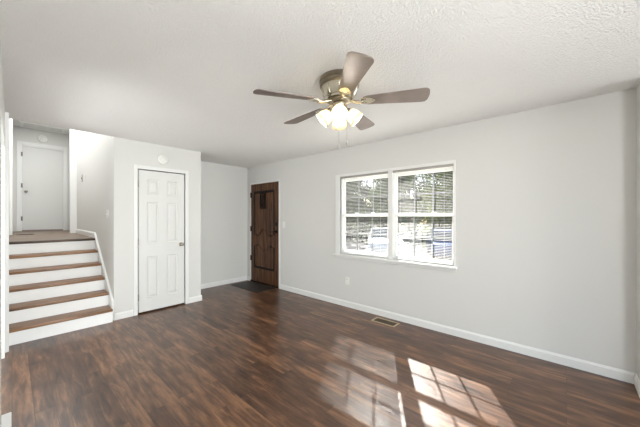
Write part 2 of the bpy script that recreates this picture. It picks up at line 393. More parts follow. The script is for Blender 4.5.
baseboard('baseboard_closet_left', (XC0, YC, 0), (CD_X0 - 0.062, YC, 0), 'white baseboard between stairs and closet door', 'X', -1)
baseboard('baseboard_closet_right', (CD_X1 + 0.062, YC, 0), (XC1 + 0.014, YC, 0), 'white baseboard right of the closet door', 'X', -1)
baseboard('baseboard_closet_side', (XC1, YC, 0), (XC1, YB - 0.014, 0), 'white baseboard on the closet side facing the entry', 'Y', 1)
baseboard('baseboard_hallway', (XC0, 5.66, ZL), (XC0, 7.60, ZL), 'white baseboard on the landing at the top of stairs', 'Y', -1)
struct(MB().box((XL, YN, 0), (-0.002, 2.728, 0.088), 0.004).build('baseboard_left', M['trim']), 'thick white baseboard at the lower left edge', 'baseboard')

# ------------------------------------------------------------------ staircase
RISE = ZL / 6; RUN = 0.232; Y_N1 = 4.385
st = empty('staircase', (0.43, 4.4, 0)); O = Vector(st.location)
tag(st, 'short white staircase with stained wood treads climbing to the hallway', 'stairs')
def part(mb, name, m, root, smooth=False):
    """world-space shapes parented to an unrotated root"""
    off = Vector((0, 0, 0)); p = root
    while p is not None: off += p.location; p = p.parent
    bmesh.ops.translate(mb.bm, verts=mb.bm.verts, vec=-off)
    return mb.build(name, m, root, smooth)
SX0, SX1 = -0.033, 0.875
for k in range(6):
    yn = Y_N1 + k * RUN
    z = (k + 1) * RISE
    part(MB().box((SX0, yn + 0.028, z - RISE), (SX1, yn + 0.046, z - 0.032)), 'riser', M['riser'], st)
    depth = RUN + 0.044 if k < 5 else 0.12
    part(MB().box((SX0, yn, z - 0.032), (SX1 if k < 5 else XC0 - 0.001, yn + depth, z), 0.010), 'tread', M['tread'] if k < 5 else M['nosing'], st, True)
sk = MB()
sl = RISE / RUN
y0, y1 = YC - 0.001, 5.66
zz = lambda y: RISE + (y - Y_N1) * sl
sk.prism([(SX1, y0, 0.0), (SX1, y0, zz(y0) + 0.03), (SX1, y1, ZL + 0.088), (SX1, y1, ZL - 0.40), (SX1, y0 + 0.25, 0.0)], (XC0 - SX1 - 0.0005, 0, 0))
tag(part(sk, 'skirt_board', M['trim'], st), 'white sloping skirt board')

# ------------------------------------------------------------------ doors
def casing(x0, x1, z0, z1, y, wdt, th):
    m = MB()
    m.box((x0 - wdt, y - th, z0), (x0, y, z1 + wdt), 0.003); m.box((x1, y - th, z0), (x1 + wdt, y, z1 + wdt), 0.003); m.box((x0, y - th, z1), (x1, y, z1 + wdt), 0.003)
    return m
# closet door (white, six panels)
d1 = empty('door_1', (1.493, YC, 0)); struct(d1, 'white six panel closet door with satin knob', 'door')
part(casing(CD_X0 - 0.010, CD_X1 + 0.010, 0, CD_Z + 0.006, YC, 0.050, 0.014), 'door_casing', M['trim'], d1)
YD = YC + 0.004
def panel_door(x0, x1, z0, z1, yf, cols, rows, m, root, th=0.036):
    """slab with sunken, raised-field panels; front faces -Y at yf"""
    b = MB()
    xs = sorted({x0, x1, *[v for c_ in cols for v in c_]}); zs = sorted({z0, z1, *[v for r_ in rows for v in r_]})
    for i in range(len(xs) - 1):
        for j in range(len(zs) - 1):
            a, bb, c_, d = xs[i], xs[i + 1], zs[j], zs[j + 1]
            hole = (a, bb) in cols and (c_, d) in rows
            if not hole:
                b.bm.faces.new([b.bm.verts.new(p) for p in ((a, yf, c_), (bb, yf, c_), (bb, yf, d), (a, yf, d))])
            else:
                rings = []
                for ins, dep in ((0, 0), (0.006, 0.011), (0.018, 0.012), (0.040, 0.003)):
                    rings.append([b.bm.verts.new(p) for p in ((a + ins, yf + dep, c_ + ins), (bb - ins, yf + dep, c_ + ins), (bb - ins, yf + dep, d - ins), (a + ins, yf + dep, d - ins))])
                for r1, r2 in zip(rings, rings[1:]):
                    for q in range(4): b.bm.faces.new((r1[q], r1[(q + 1) % 4], r2[(q + 1) % 4], r2[q]))
                b.bm.faces.new(rings[-1])
    for p in (((x0, yf, z0), (x0, yf + th, z0), (x0, yf + th, z1), (x0, yf, z1)), ((x1, yf, z0), (x1, yf + th, z0), (x1, yf + th, z1), (x1, yf, z1)),
              ((x0, yf, z0), (x1, yf, z0), (x1, yf + th, z0), (x0, yf + th, z0)), ((x0, yf, z1), (x1, yf, z1), (x1, yf + th, z1), (x0, yf + th, z1)),
              ((x0, yf + th, z0), (x1, yf + th, z0), (x1, yf + th, z1), (x0, yf + th, z1))):
        b.bm.faces.new([b.bm.verts.new(q) for q in p])
    return part(b, 'door_panel', m, root)
cx0, cx1 = CD_X0 + 0.003, CD_X1 - 0.003
cols = [(1.287, 1.442), (1.552, 1.707)]
rows = [(0.205, 0.800), (0.985, 1.580), (1.690, 1.905)]
panel_door(cx0, cx1, 0.022, CD_Z - 0.006, YD, cols, rows, M['door'], d1)
def knob(root, p, m, ax=(0, -1, 0)):
    q = Vector(ax).to_track_quat('Z', 'Y').to_matrix().to_4x4(); q.translation = Vector(p)
    return part(MB().lathe([(0.001, 0.0), (0.030, 0.001), (0.030, 0.007), (0.011, 0.011), (0.011, 0.030), (0.021, 0.036), (0.027, 0.046), (0.024, 0.058), (0.012, 0.064), (0.001, 0.065)], q, 24), 'door_knob', m, root, True)
knob(d1, (1.752, YD, 0.945), M['nickel'])
for z in (0.24, 1.02, 1.83):
    part(MB().tube([(CD_X0 - 0.004, YC - 0.012, z - 0.045), (CD_X0 - 0.004, YC - 0.012, z + 0.045)], 0.0065), 'hinge', M['nickel'], d1, True)

# front door (carved wood with painted shade) in the window wall
d2 = empty('door_2', (XW, (FD_Y0 + FD_Y1) / 2, 0)); struct(d2, 'dark carved wooden front door with iron grille', 'door')
XD = XW - 0.004                      # face of the slab
fy0, fy1, fz0, fz1 = FD_Y0 + 0.008, FD_Y1 - 0.008, 0.03, FD_Z - 0.008
part(MB().box((XD, fy0, fz0), (XD + 0.045, fy1, fz1), 0.003), 'door_panel', M['darkwood'], d2)
jf = MB()
jf.box((XW - 0.010, FD_Y0 - 0.032, 0), (XW + T, FD_Y0, FD_Z + 0.03)); jf.box((XW - 0.010, FD_Y1, 0), (XW + T, FD_Y1 + 0.032, FD_Z + 0.03)); jf.box((XW - 0.010, FD_Y0, FD_Z), (XW + T, FD_Y1, FD_Z + 0.03))
part(jf, 'door_frame', M['trim'], d2)
part(MB().box((XW - 0.02, FD_Y0 + 0.001, 0.0), (XW + T, FD_Y1 - 0.001, 0.028)), 'threshold', M['darkgroove'], d2)
def ogee(ya, yb, z, amp, n=24):
    """curve across the door: a raised centre point with a dip each side"""
    out = []
    for i in range(n + 1):
        t = i / n; s_ = abs(2 * t - 1)
        out.append((ya + (yb - ya) * t, z + amp * (0.5 + 0.5 * math.cos(PI * min(1, s_ / 0.55))) - amp * 0.35 * math.exp(-((s_ - 0.62) / 0.16) ** 2)))
    return out
def carved(poly, name, label):
    """a dark moulding ring round a raised field; poly in (y, z)"""
    cy_ = sum(p[0] for p in poly) / len(poly); cz_ = sum(p[1] for p in poly) / len(poly)
    hy = (max(p[0] for p in poly) - min(p[0] for p in poly)) / 2; hz_ = (max(p[1] for p in poly) - min(p[1] for p in poly)) / 2
    def ins(d): return [(cy_ + (y - cy_) * (1 - d / hy), cz_ + (z - cz_) * (1 - d / hz_)) for y, z in poly]
    rings = [(ins(0), 0.0005), (ins(0.007), 0.014), (ins(0.020), 0.014), (ins(0.028), 0.003)]
    b = MB(); vr = [[b.bm.verts.new((XD - dx, y, z)) for y, z in r_] for r_, dx in rings]
    n = len(poly)
    for a, c_ in zip(vr, vr[1:]):
        for i in range(n): b.bm.faces.new((a[i], a[(i + 1) % n], c_[(i + 1) % n], c_[i]))
    mo = part(b, name, M['darkgroove'], d2)
    f = MB(); r1 = ins(0.030); r2 = ins(0.055)
    f.prism([(XD - 0.001, y, z) for y, z in r1], (-0.010, 0, 0), [(XD - 0.001, y, z) for y, z in r2])
    part(f, 'panel_field', M['darkwood'], mo)
    return mo
py0, py1 = FD_Y0 + 0.135, FD_Y1 - 0.125
carved([(py1, 1.905), (py0, 1.905)] + ogee(py0, py1, 1.015, 0.115), 'panel_moulding', None)
lower = ogee(py1, py0, 0.765, -0.10)
carved([(py0, 0.30), (py1, 0.30)] + lower, 'panel_moulding', None)
g = MB()                              # little iron grille in the upper panel
gy, gz = 4.585, 1.690
for i in range(3): g.tube([(XD - 0.026, gy - 0.05 + i * 0.05, gz - 0.14), (XD - 0.026, gy - 0.05 + i * 0.05, gz + 0.14)], 0.005, 6)
for sy, sz in ((-0.032, 0.075), (0.032, 0.012), (-0.032, -0.052), (0.032, -0.10)):
    g.tube([(XD - 0.028, gy + sy + (0.034 - 0.0016 * k) * math.cos(k * 0.55), gz + sz + (0.034 - 0.0016 * k) * math.sin(k * 0.55)) for k in range(17)], 0.0075, 6)
g.box((XD - 0.034, gy - 0.082, gz + 0.14), (XD - 0.008, gy + 0.082, gz + 0.155)); g.box((XD - 0.034, gy - 0.082, gz - 0.155), (XD - 0.008, gy + 0.082, gz - 0.14))
g.box((XD - 0.034, gy - 0.082, gz - 0.15), (XD - 0.008, gy - 0.070, gz + 0.15)); g.box((XD - 0.034, gy + 0.070, gz - 0.15), (XD - 0.008, gy + 0.082, gz + 0.15))
tag(part(g, 'grille', M['black'], d2), 'small black iron grille')
rb = MB().lathe([(0.001, 0), (0.032, 0.001), (0.032, 0.012), (0.02, 0.02), (0.001, 0.022)], Matrix.Translation((XD, FD_Y0 + 0.075, 1.225)) @ Matrix.Rotation(R(-90), 4, 'Y'), 20)
tag(part(rb, 'deadbolt', M['black'], d2, True), 'round black deadbolt')
hd = MB().lathe([(0.001, 0), (0.032, 0.001), (0.032, 0.010), (0.012, 0.014), (0.012, 0.045), (0.001, 0.046)], Matrix.Translation((XD, FD_Y0 + 0.075, 1.085)) @ Matrix.Rotation(R(-90), 4, 'Y'), 20)
hd.tube([(XD - 0.045, FD_Y0 + 0.07, 1.085), (XD - 0.05, FD_Y0 + 0.12, 1.085), (XD - 0.048, FD_Y0 + 0.175, 1.078)], [0.011, 0.010, 0.008], 10)
tag(part(hd, 'door_handle', M['black'], d2, True), 'black lever handle')
for z in (0.50, 1.12, 1.83):
    part(MB().tube([(XW - 0.012, FD_Y1 - 0.002, z - 0.055), (XW - 0.012, FD_Y1 - 0.002, z + 0.055)], 0.009).box((XW - 0.013, FD_Y1 - 0.03, z - 0.05), (XW - 0.0045, FD_Y1, z + 0.05)), 'hinge', M['black'], d2, False)

# far hallway door (plain white slab)
d3 = empty('door_3', (0.505, YH, ZL)); struct(d3, 'plain white door at the end of the upper hallway', 'door')
part(MB().box((FH_X0 + 0.0185, YH + 0.025, ZL + 0.0305), (FH_X1 - 0.0185, YH + 0.065, FH_Z - 0.0365)), 'door_panel', M['door'], d3)
part(casing(FH_X0 + 0.012, FH_X1 - 0.012, ZL, FH_Z - 0.012, YH, 0.075, 0.016), 'door_casing', M['trim'], d3)
fr = MB(); fr.box((FH_X0 + 0.0005, YH, ZL), (FH_X0 + 0.018, YH + T, FH_Z)); fr.box((FH_X1 - 0.018, YH, ZL), (FH_X1 - 0.0005, YH + T, FH_Z)); fr.box((FH_X0 + 0.018, YH, FH_Z - 0.036), (FH_X1 - 0.018, YH + T, FH_Z - 0.0005))
part(fr, 'door_frame', M['trim'], d3)
tag(part(MB().box((FH_X0 + 0.0185, YH - 0.02, ZL), (FH_X1 - 0.0185, YH + T, ZL + 0.03), 0.004), 'threshold', M['threshold'], d3), 'mauve grey threshold')
for z in (1.33, 2.10, 2.83):
    part(MB().box((FH_X0 + 0.002, YH - 0.022, z - 0.05), (FH_X0 + 0.03, YH - 0.0165, z + 0.05)), 'hinge', M['hinge'], d3)
knob(d3, (FH_X0 + 0.085, YH + 0.025, 1.97), M['nickel'])

# ------------------------------------------------------------------ windows
GX = XW + 0.052                      # glass plane of the lower sashes
MID0, MID1 = 1.740, 1.808            # post between the two windows
def window(name, y0, y1, label):
    root = empty(name, (GX, (y0 + y1) / 2, WIN_Z0)); struct(root, label, 'window')
    z0, z1 = WIN_Z0, WIN_Z1
    fr = MB(); a = 0.012
    fr.box((XW + 0.02, y0, z0), (XW + T, y0 + a, z1)); fr.box((XW + 0.02, y1 - a, z0), (XW + T, y1, z1))
    fr.box((XW + 0.02, y0 + a, z1 - 0.03), (XW + T, y1 - a, z1)); fr.box((XW + 0.02, y0 + a, z0), (XW + T, y1 - a, z0 + 0.018))
    part(fr, 'window_frame', M['vinyl'], root)
    zm = 1.395
    for nm, xa, za, zb, lab in (('lower_sash', GX, z0 + 0.0185, zm + 0.022, None), ('upper_sash', GX + 0.030, zm - 0.022, z1 - 0.0305, None)):
        s_ = MB(); ya, yb = y0 + a + 0.0005, y1 - a - 0.0005; st_, rl = 0.018, 0.038
        x0_, x1_ = xa - 0.013, xa + 0.013
        s_.box((x0_, ya, za), (x1_, ya + st_, zb), 0.002); s_.box((x0_, yb - st_, za), (x1_, yb, zb), 0.002)
        s_.box((x0_, ya + st_, za), (x1_, yb - st_, za + rl), 0.002); s_.box((x0_, ya + st_, zb - rl), (x1_, yb - st_, zb), 0.002)
        so = part(s_, nm, M['vinyl'], root)
        part(MB().box((xa - 0.003, ya + st_ - 0.004, za + rl - 0.004), (xa + 0.003, yb - st_ + 0.004, zb - rl + 0.004)), 'pane', M['glass'], so)
        gm = MB(); gy0, gy1, gz0, gz1 = ya + st_, yb - st_, za + rl, zb - rl; hw = 0.009
        zc_ = (gz0 + gz1) / 2
        gm.box((xa + 0.0035, gy0, zc_ - hw), (xa + 0.0095, gy1, zc_ + hw))
        for i in (1, 2):
            yc_ = gy0 + (gy1 - gy0) * i / 3
            gm.box((xa + 0.0040, yc_ - hw, gz0), (xa + 0.0090, yc_ + hw, gz1))
        tag(part(gm, 'muntins', M['muntin'], so), 'grey grille bars dividing the pane into six')
    lk = MB(); ym = (y0 + y1) / 2
    for s_ in (-0.14, 0.14): lk.box((GX - 0.012, ym + s_ - 0.025, zm + 0.0225), (GX + 0.012, ym + s_ + 0.025, zm + 0.036), 0.003)
    part(lk, 'sash_lock', M['vinyl'], root)
    return root
window('window_1', MID1, WIN_Y1, 'left half of the double window, hazier behind its blind')
window('window_2', WIN_Y0, MID0, 'right half of the double window, nearer the camera')
# trim round the pair
tr = MB(); cw = 0.090
tr.box((XW - 0.012, WIN_Y1, WIN_Z0 - 0.02), (XW + 0.02, WIN_Y1 + cw, WIN_Z1 + 0.036), 0.003)
tr.box((XW - 0.012, WIN_Y0 - 0.018, WIN_Z0 - 0.02), (XW + 0.02, WIN_Y0, WIN_Z1 + 0.036), 0.003)
tr.box((XW - 0.012, WIN_Y0, WIN_Z1), (XW + 0.02, WIN_Y1, WIN_Z1 + 0.036), 0.003)
tr.box((XW - 0.006, MID0, WIN_Z0), (XW + T, MID1, WIN_Z1), 0.003)
struct(tr.build('trim_4', M['trim']), 'white frame boards round the double window', 'trim')
sl_ = MB().box((XW - 0.050, WIN_Y0 - 0.040, WIN_Z0 - 0.030), (XW + 0.0195, WIN_Y1 + 0.120, WIN_Z0 - 0.002), 0.006)
sl_.box((XW - 0.014, WIN_Y0 - 0.03, WIN_Z0 - 0.062), (XW, WIN_Y1 + 0.085, WIN_Z0 - 0.030), 0.003)
struct(sl_.build('trim_5', M['trim']), 'white window sill and apron under the double window', 'trim')

# blinds hanging inside the frames
def blind(y0, y1, width, tilt, pitch, label):
    root = empty('mini_blind', (XW + 0.012, (y0 + y1) / 2, WIN_Z1)); tag(root, label, 'blind', 'mini blinds in the double window')
    xb = XW + 0.006
    part(MB().box((xb - 0.016, y0 + 0.003, WIN_Z1 - 0.030), (xb + 0.012, y1 - 0.003, WIN_Z1 - 0.0005), 0.002), 'headrail', M['rail'], root)
    s_ = MB(); z = WIN_Z1 - 0.045; zb = WIN_Z0 + 0.028
    c_, n_ = math.cos(tilt) * width / 2, math.sin(tilt) * width / 2
    while z > zb:
        # each slat: a shallow arched strip, outer edge raised by the tilt
        pts = [(-1, 0), (0, 0.0014), (1, 0)]
        up = [Vector((xb + u * c_, 0, z + u * n_ + h)) for u, h in pts]
        dn = [p - Vector((0, 0, 0.0007)) for p in up]
        poly = up + dn[::-1]
        s_.prism([(p.x, y0 + 0.009, p.z) for p in poly], (0, y1 - y0 - 0.018, 0))
        z -= pitch
    part(s_, 'slats', M['blind'], root)
    part(MB().box((xb - 0.011, y0 + 0.009, zb - 0.022), (xb + 0.011, y1 - 0.009, zb - 0.006), 0.003), 'bottom_rail', M['blind'], root)
    for f in (0.14, 0.86):
        yy = y0 + (y1 - y0) * f
        part(MB().tube([(xb - width / 2 - 0.001, yy, WIN_Z1 - 0.03), (xb - width / 2 - 0.001, yy, zb - 0.008)], 0.0009, 6), 'ladder_cord', M['cord'], root)
    part(MB().tube([(xb - 0.020, y1 - 0.06, WIN_Z1 - 0.02), (xb - 0.020, y1 - 0.06, WIN_Z1 - 0.62)], 0.0025, 8), 'tilt_wand', M['cord'], root)
blind(MID1, WIN_Y1, 0.0174, R(-7), 0.0205, 'white mini blind in the left half of the double window')
blind(WIN_Y0, MID0, 0.010, R(-5), 0.0190, 'white mini blind in the right half of the double window')

# ------------------------------------------------------------------ ceiling fan
FX, FY = 1.68, 1.302
fan = empty('ceiling_fan', (FX, FY, ZC)); tag(fan, 'five blade flush mount ceiling fan with four lit frosted shades', 'ceiling fan')
TF = Matrix.Translation((FX, FY, 0))
part(MB().lathe([(0.001, 2.4295), (0.150, 2.4295), (0.154, 2.420), (0.154, 2.402), (0.147, 2.398), (0.147, 2.386), (0.152, 2.382), (0.150, 2.370), (0.140, 2.362), (0.001, 2.362)], TF, 48), 'canopy', M['darkband'], fan, True)
part(MB().lathe([(0.001, 2.3615), (0.138, 2.3615), (0.136, 2.345), (0.128, 2.315), (0.115, 2.292), (0.110, 2.286), (0.112, 2.280), (0.105, 2.268), (0.001, 2.268)], TF, 48), 'motor_housing', M['bronze'], fan, True)
for k in range(10):
    a = 2 * PI * k / 10
    part(MB().tube([(FX + 0.1375 * math.cos(a), FY + 0.1375 * math.sin(a), 2.352), (FX + 0.131 * math.cos(a), FY + 0.131 * math.sin(a), 2.322), (FX + 0.1135 * math.cos(a), FY + 0.1135 * math.sin(a), 2.291)], 0.006, 8), 'housing_rib', M['bronze'], fan, True)
part(MB().lathe([(0.001, 2.2675), (0.085, 2.2675), (0.088, 2.260), (0.085, 2.252), (0.001, 2.252)], TF, 40), 'flywheel', M['darkband'], fan, True)
RB = 0.655
PHI = [228.5, 300.5, 12.5, 84.5, 156.5]
DZ = [0.0, 0.017, 0.0, 0.010, -0.026]
for ph, dz in zip(PHI, DZ):
    # local frame: x out along the blade, y across (towards growing angle), pitched so that +y is lower
    fm = Matrix.Translation((FX, FY, 2.252)) @ Matrix.Rotation(R(ph), 4, 'Z') @ Matrix.Rotation(-math.asin((dz - 0.012) / RB), 4, 'Y') @ Matrix.Rotation(R(-12), 4, 'X')
    outline = []
    r0, wr_, wt = 0.180, 0.050, 0.078
    outline += [(r0, -wr_ * 0.75), (r0 + 0.03, -wr_)]
    outline += [(RB - 0.045, -wt), (RB - 0.022, -wt + 0.004), (RB - 0.010, -wt + 0.018)]
    for i in range(-3, 4): outline.append((RB - 0.006 + 0.006 * (1 - (i / 3.0) ** 2), i / 4.5 * wt))
    outline += [(RB - 0.010, wt - 0.018), (RB - 0.022, wt - 0.004), (RB - 0.045, wt)]
    outline += [(r0 + 0.03, wr_), (r0, wr_ * 0.75)]
    b = MB(); b.prism([fm @ Vector((x, y, -0.003)) for x, y in outline], fm.to_3x3() @ Vector((0, 0, 0.006)))
    bl = part(b, 'blade', M['blade'], fan)
    iron = MB()
    iron.prism([fm @ Vector(p + (-0.0075,)) for p in ((0.165, -0.030), (0.20, -0.042), (0.235, -0.036), (0.265, -0.012), (0.272, 0.0), (0.265, 0.012), (0.235, 0.036), (0.20, 0.042), (0.165, 0.030))], fm.to_3x3() @ Vector((0, 0, 0.004)))
    iron.tube([fm @ Vector((0.075, 0, 0.008)), fm @ Vector((0.115, 0, -0.004)), fm @ Vector((0.150, 0, -0.012)), fm @ Vector((0.185, 0, -0.0085))], [0.012, 0.013, 0.014, 0.012], 10)
    for sx, sy in ((0.20, -0.022), (0.20, 0.022), (0.25, 0.0)): iron.ball(fm @ Vector((sx, sy, -0.0085)), (0.006, 0.006, 0.004), 8)
    part(iron, 'blade_iron', M['bronze'], bl, True)
part(MB().lathe([(0.001, 2.2515), (0.050, 2.2515), (0.056, 2.240), (0.052, 2.222), (0.060, 2.214), (0.066, 2.195), (0.060, 2.172), (0.040, 2.155), (0.018, 2.148), (0.010, 2.138), (0.001, 2.132)], TF, 40), 'light_fitter', M['bronze'], fan, True)
AZ0 = math.degrees(math.atan2(-FY, -FX))
for k in range(4):
    az = R(AZ0 + 90 * k)
    out = Vector((math.cos(az), math.sin(az), 0)); dn = Vector((0, 0, -1))
    ax = (out * math.cos(R(44)) + dn * math.sin(R(44))).normalized()
    base = Vector((FX, FY, 2.190)) + out * 0.058
    q = ax.to_track_quat('Z', 'Y').to_matrix().to_4x4(); q.translation = base
    arm = MB().tube([Vector((FX, FY, 2.192)) + out * 0.045, base + ax * 0.004], 0.012, 12)
    arm.lathe([(0.001, -0.004), (0.020, -0.002), (0.027, 0.010), (0.027, 0.026), (0.022, 0.028), (0.001, 0.028)], q, 20)
    ar = part(arm, 'lamp_holder', M['bronze'], fan, True)
    prof = [(r_ * 0.96, 0.020 + (z_ - 0.020) * 0.80) for r_, z_ in ((0.025, 0.020), (0.032, 0.026), (0.044, 0.042), (0.052, 0.062), (0.056, 0.085), (0.059, 0.108), (0.064, 0.126), (0.067, 0.134))]
    inn = [(r - 0.003, z) for r, z in prof][::-1]
    s_ = MB(); s_.lathe(prof + [(0.0635, 0.1128), (0.0620, 0.1128)] + inn, q, 32, cap=False)
    tag(part(s_, 'lamp_shade', M['shade'], fan, True), 'frosted cream bell shade')
    bu = MB().lathe([(0.001, 0.029), (0.012, 0.030), (0.013, 0.052), (0.021, 0.066), (0.025, 0.080), (0.022, 0.093), (0.012, 0.102), (0.001, 0.105)], q, 20)
    tag(part(bu, 'bulb', M['bulb'], ar, True), 'glowing warm bulb')
for (ox, oy, zend) in ((-0.002, 0.004, 1.905), (0.042, -0.040, 1.935)):
    ch = MB(); ch.tube([(FX + ox, FY + oy, 2.155), (FX + ox, FY + oy, zend + 0.02)], 0.0009, 6)
    cho = part(ch, 'pull_chain', M['nickel'], fan)
    part(MB().lathe([(0.001, zend - 0.016), (0.006, zend - 0.012), (0.0075, zend), (0.004, zend + 0.014), (0.001, zend + 0.02)], Matrix.Translation((FX + ox, FY + oy, 0)), 12), 'chain_fob', M['greyplastic'], cho, True)

# ------------------------------------------------------------------ small fittings on walls and floor
def plate(name, origin, n, u, w_, h, label, cat, kind, m=None, m2=None):
    """a wall plate at origin; n = outward normal, u = horizontal axis along the wall"""
    root = empty(name, origin); tag(root, label, cat)
    F = Matrix((Vector(u), Vector((0, 0, 1)), Vector(n))).transposed().to_4x4()
    def lb(mb_, lo, hi, bev=0.0):
        t_ = MB().box(lo, hi, bev); bmesh.ops.transform(t_.bm, matrix=F, verts=t_.bm.verts)
        me_ = bpy.data.meshes.new('x'); t_.bm.to_mesh(me_); t_.bm.free(); mb_.bm.from_mesh(me_); bpy.data.meshes.remove(me_); return mb_
    lb(p := MB(), (-w_ / 2, -h / 2, 0.0003), (w_ / 2, h / 2, 0.006), 0.002)
    p.build('cover_plate', m or M['plastic'], root)
    if kind == 'switch':
        lb(t := MB(), (-0.006, -0.012, 0.005), (0.006, 0.012, 0.016), 0.002); t.build('toggle', m2 or M['plastic'], root)
    else:
        for s_ in (-0.02, 0.02):
            lb(r_ := MB(), (-0.017, s_ - 0.014, 0.005), (0.017, s_ + 0.014, 0.008), 0.003); rc = r_.build('receptacle', m2 or M['plastic'], root)
            sl2 = MB()
            for q in (-0.006, 0.006): lb(sl2, (q - 0.0012, s_ - 0.002, 0.0079), (q + 0.0012, s_ + 0.008, 0.0084))
            sl2.build('slots', M['slot'], rc)
    return root
plate('light_switch', (XW, 3.965, 1.225), (-1, 0, 0), (0, 1, 0), 0.075, 0.118, 'white light switch right of the wooden front door', 'light switch', 'switch')
plate('wall_outlet', (XW, 2.49, 0.395), (-1, 0, 0), (0, 1, 0), 0.072, 0.115, 'white wall outlet below the double window', 'outlet', 'outlet')
plate('light_switch', (XC0, 4.815, 1.41), (-1, 0, 0), (0, 1, 0), 0.115, 0.118, 'white wall switch beside the lower stairs near closet corner', 'light switch', 'switch')
plate('light_switch', (XC0, 6.93, 2.11), (-1, 0, 0), (0, 1, 0), 0.085, 0.135, 'grey wall switch high beside the landing', 'light switch', 'switch', M['greyplastic'], M['slot'])
plate('light_switch', (XC0, 6.62, 2.11), (-1, 0, 0), (0, 1, 0), 0.075, 0.118, 'white wall switch on the landing just right of the grey switch', 'light switch', 'switch')
def round_unit(name, p, r, label, cat):
    root = empty(name, p); tag(root, label, cat)
    q = Matrix.Rotation(R(90), 4, 'X')
    MB().lathe([(0.001, 0.0003), (r, 0.0004), (r, 0.020), (r * 0.93, 0.030), (r * 0.62, 0.034), (r * 0.60, 0.030), (r * 0.5, 0.030)], q, 40).build('housing', M['plastic'], root, True)
    MB().lathe([(r * 0.5, 0.029), (r * 0.48, 0.036), (r * 0.3, 0.041), (0.001, 0.042)], q, 32).build('cover', M['plastic'], root, True)
    return root
round_unit('smoke_detector', (1.487, YC, 2.222), 0.074, 'round white smoke detector above the closet door', 'smoke detector')
round_unit('smoke_detector', (0.49, YH, 3.255), 0.085, 'round white smoke detector above the far hallway door', 'smoke detector')

def register(name, cx, cy, z, lx, ly, label, mf, ml, along):
    root = empty(name, (cx, cy, z)); tag(root, label, 'floor vent')
    b = MB(); f = 0.022; h = 0.006
    b.box((-lx / 2, -ly / 2, 0.0002), (lx / 2, -ly / 2 + f, h), 0.001); b.box((-lx / 2, ly / 2 - f, 0.0002), (lx / 2, ly / 2, h), 0.001)
    b.box((-lx / 2, -ly / 2 + f, 0.0002), (-lx / 2 + f, ly / 2 - f, h), 0.001); b.box((lx / 2 - f, -ly / 2 + f, 0.0002), (lx / 2, ly / 2 - f, h), 0.001)
    b.build('frame', mf, root)
    g = MB().box((-lx / 2 + f, -ly / 2 + f, 0.0002), (lx / 2 - f, ly / 2 - f, 0.0015))
    n = 14
    for i in range(1, n):
        if along == 'Y': y = -ly / 2 + f + (ly - 2 * f) * i / n; g.box((-lx / 2 + f, y - 0.002, 0.001), (lx / 2 - f, y + 0.002, 0.0045))
        else: x = -lx / 2 + f + (lx - 2 * f) * i / n; g.box((x - 0.002, -ly / 2 + f, 0.001), (x + 0.002, ly / 2 - f, 0.0045))
    g.build('louvre', ml, root)
    return root
register('floor_register', 3.238, 1.760, 0, 0.165, 0.335, 'tan metal floor vent on the plank floor below the window', M['brass'], M['ventdark'], 'Y')
register('floor_register', 0.165, 7.76, ZL - 0.002, 0.235, 0.19, 'dark brown floor vent on the landing near the far door', M['ventbrown'], M['ventbrown'], 'X')
dm = MB().box((2.93, 4.15, 0.0), (3.37, 5.04, 0.007), 0.003)
tag(dm.build('door_mat', M['mat'], None, False, (3.15, 4.6, 0)), 'dark slate coloured mat on the floor at the wooden front door', 'door mat')
ap = empty('ceiling_panel', (0.48, 9.14, ZH)); tag(ap, 'white framed panel in the hallway ceiling above the far door', 'ceiling panel')
pf = MB(); X0, X1, Y0_, Y1_ = 0.11, 0.87, 8.90, 9.40; f = 0.06
pf.box((X0, Y0_, ZH - 0.02), (X1, Y0_ + f, ZH), 0.003); pf.box((X0, Y1_ - f, ZH - 0.02), (X1, Y1_, ZH), 0.003)
pf.box((X0, Y0_ + f, ZH - 0.02), (X0 + f, Y1_ - f, ZH), 0.003); pf.box((X1 - f, Y0_ + f, ZH - 0.02), (X1, Y1_ - f, ZH), 0.003)
part(pf, 'frame', M['trim'], ap); part(MB().box((X0 + f, Y0_ + f, ZH - 0.008), (X1 - f, Y1_ - f, ZH)), 'panel', M['wall'], ap)

# ------------------------------------------------------------------ outside the window
ZG = -0.75
struct(MB().box((XW + T + 0.02, -30, ZG - 0.1), (70, 45, ZG)).build('ground_lawn', M['lawn']), 'green lawn outside the window', 'lawn')
struct(MB().box((8.9, -25, ZG), (18.2, 40, ZG + 0.03)).build('ground_street', M['asphalt']), 'grey asphalt outside the window', 'street')
struct(MB().box((XW + T + 0.03, -20, ZG), (8.9, 30, ZG + 0.04)).build('ground_patio', M['paving']), 'pale concrete apron close to the house wall', 'pavement')  # added below the sill line to bounce sunlight up to the ceiling

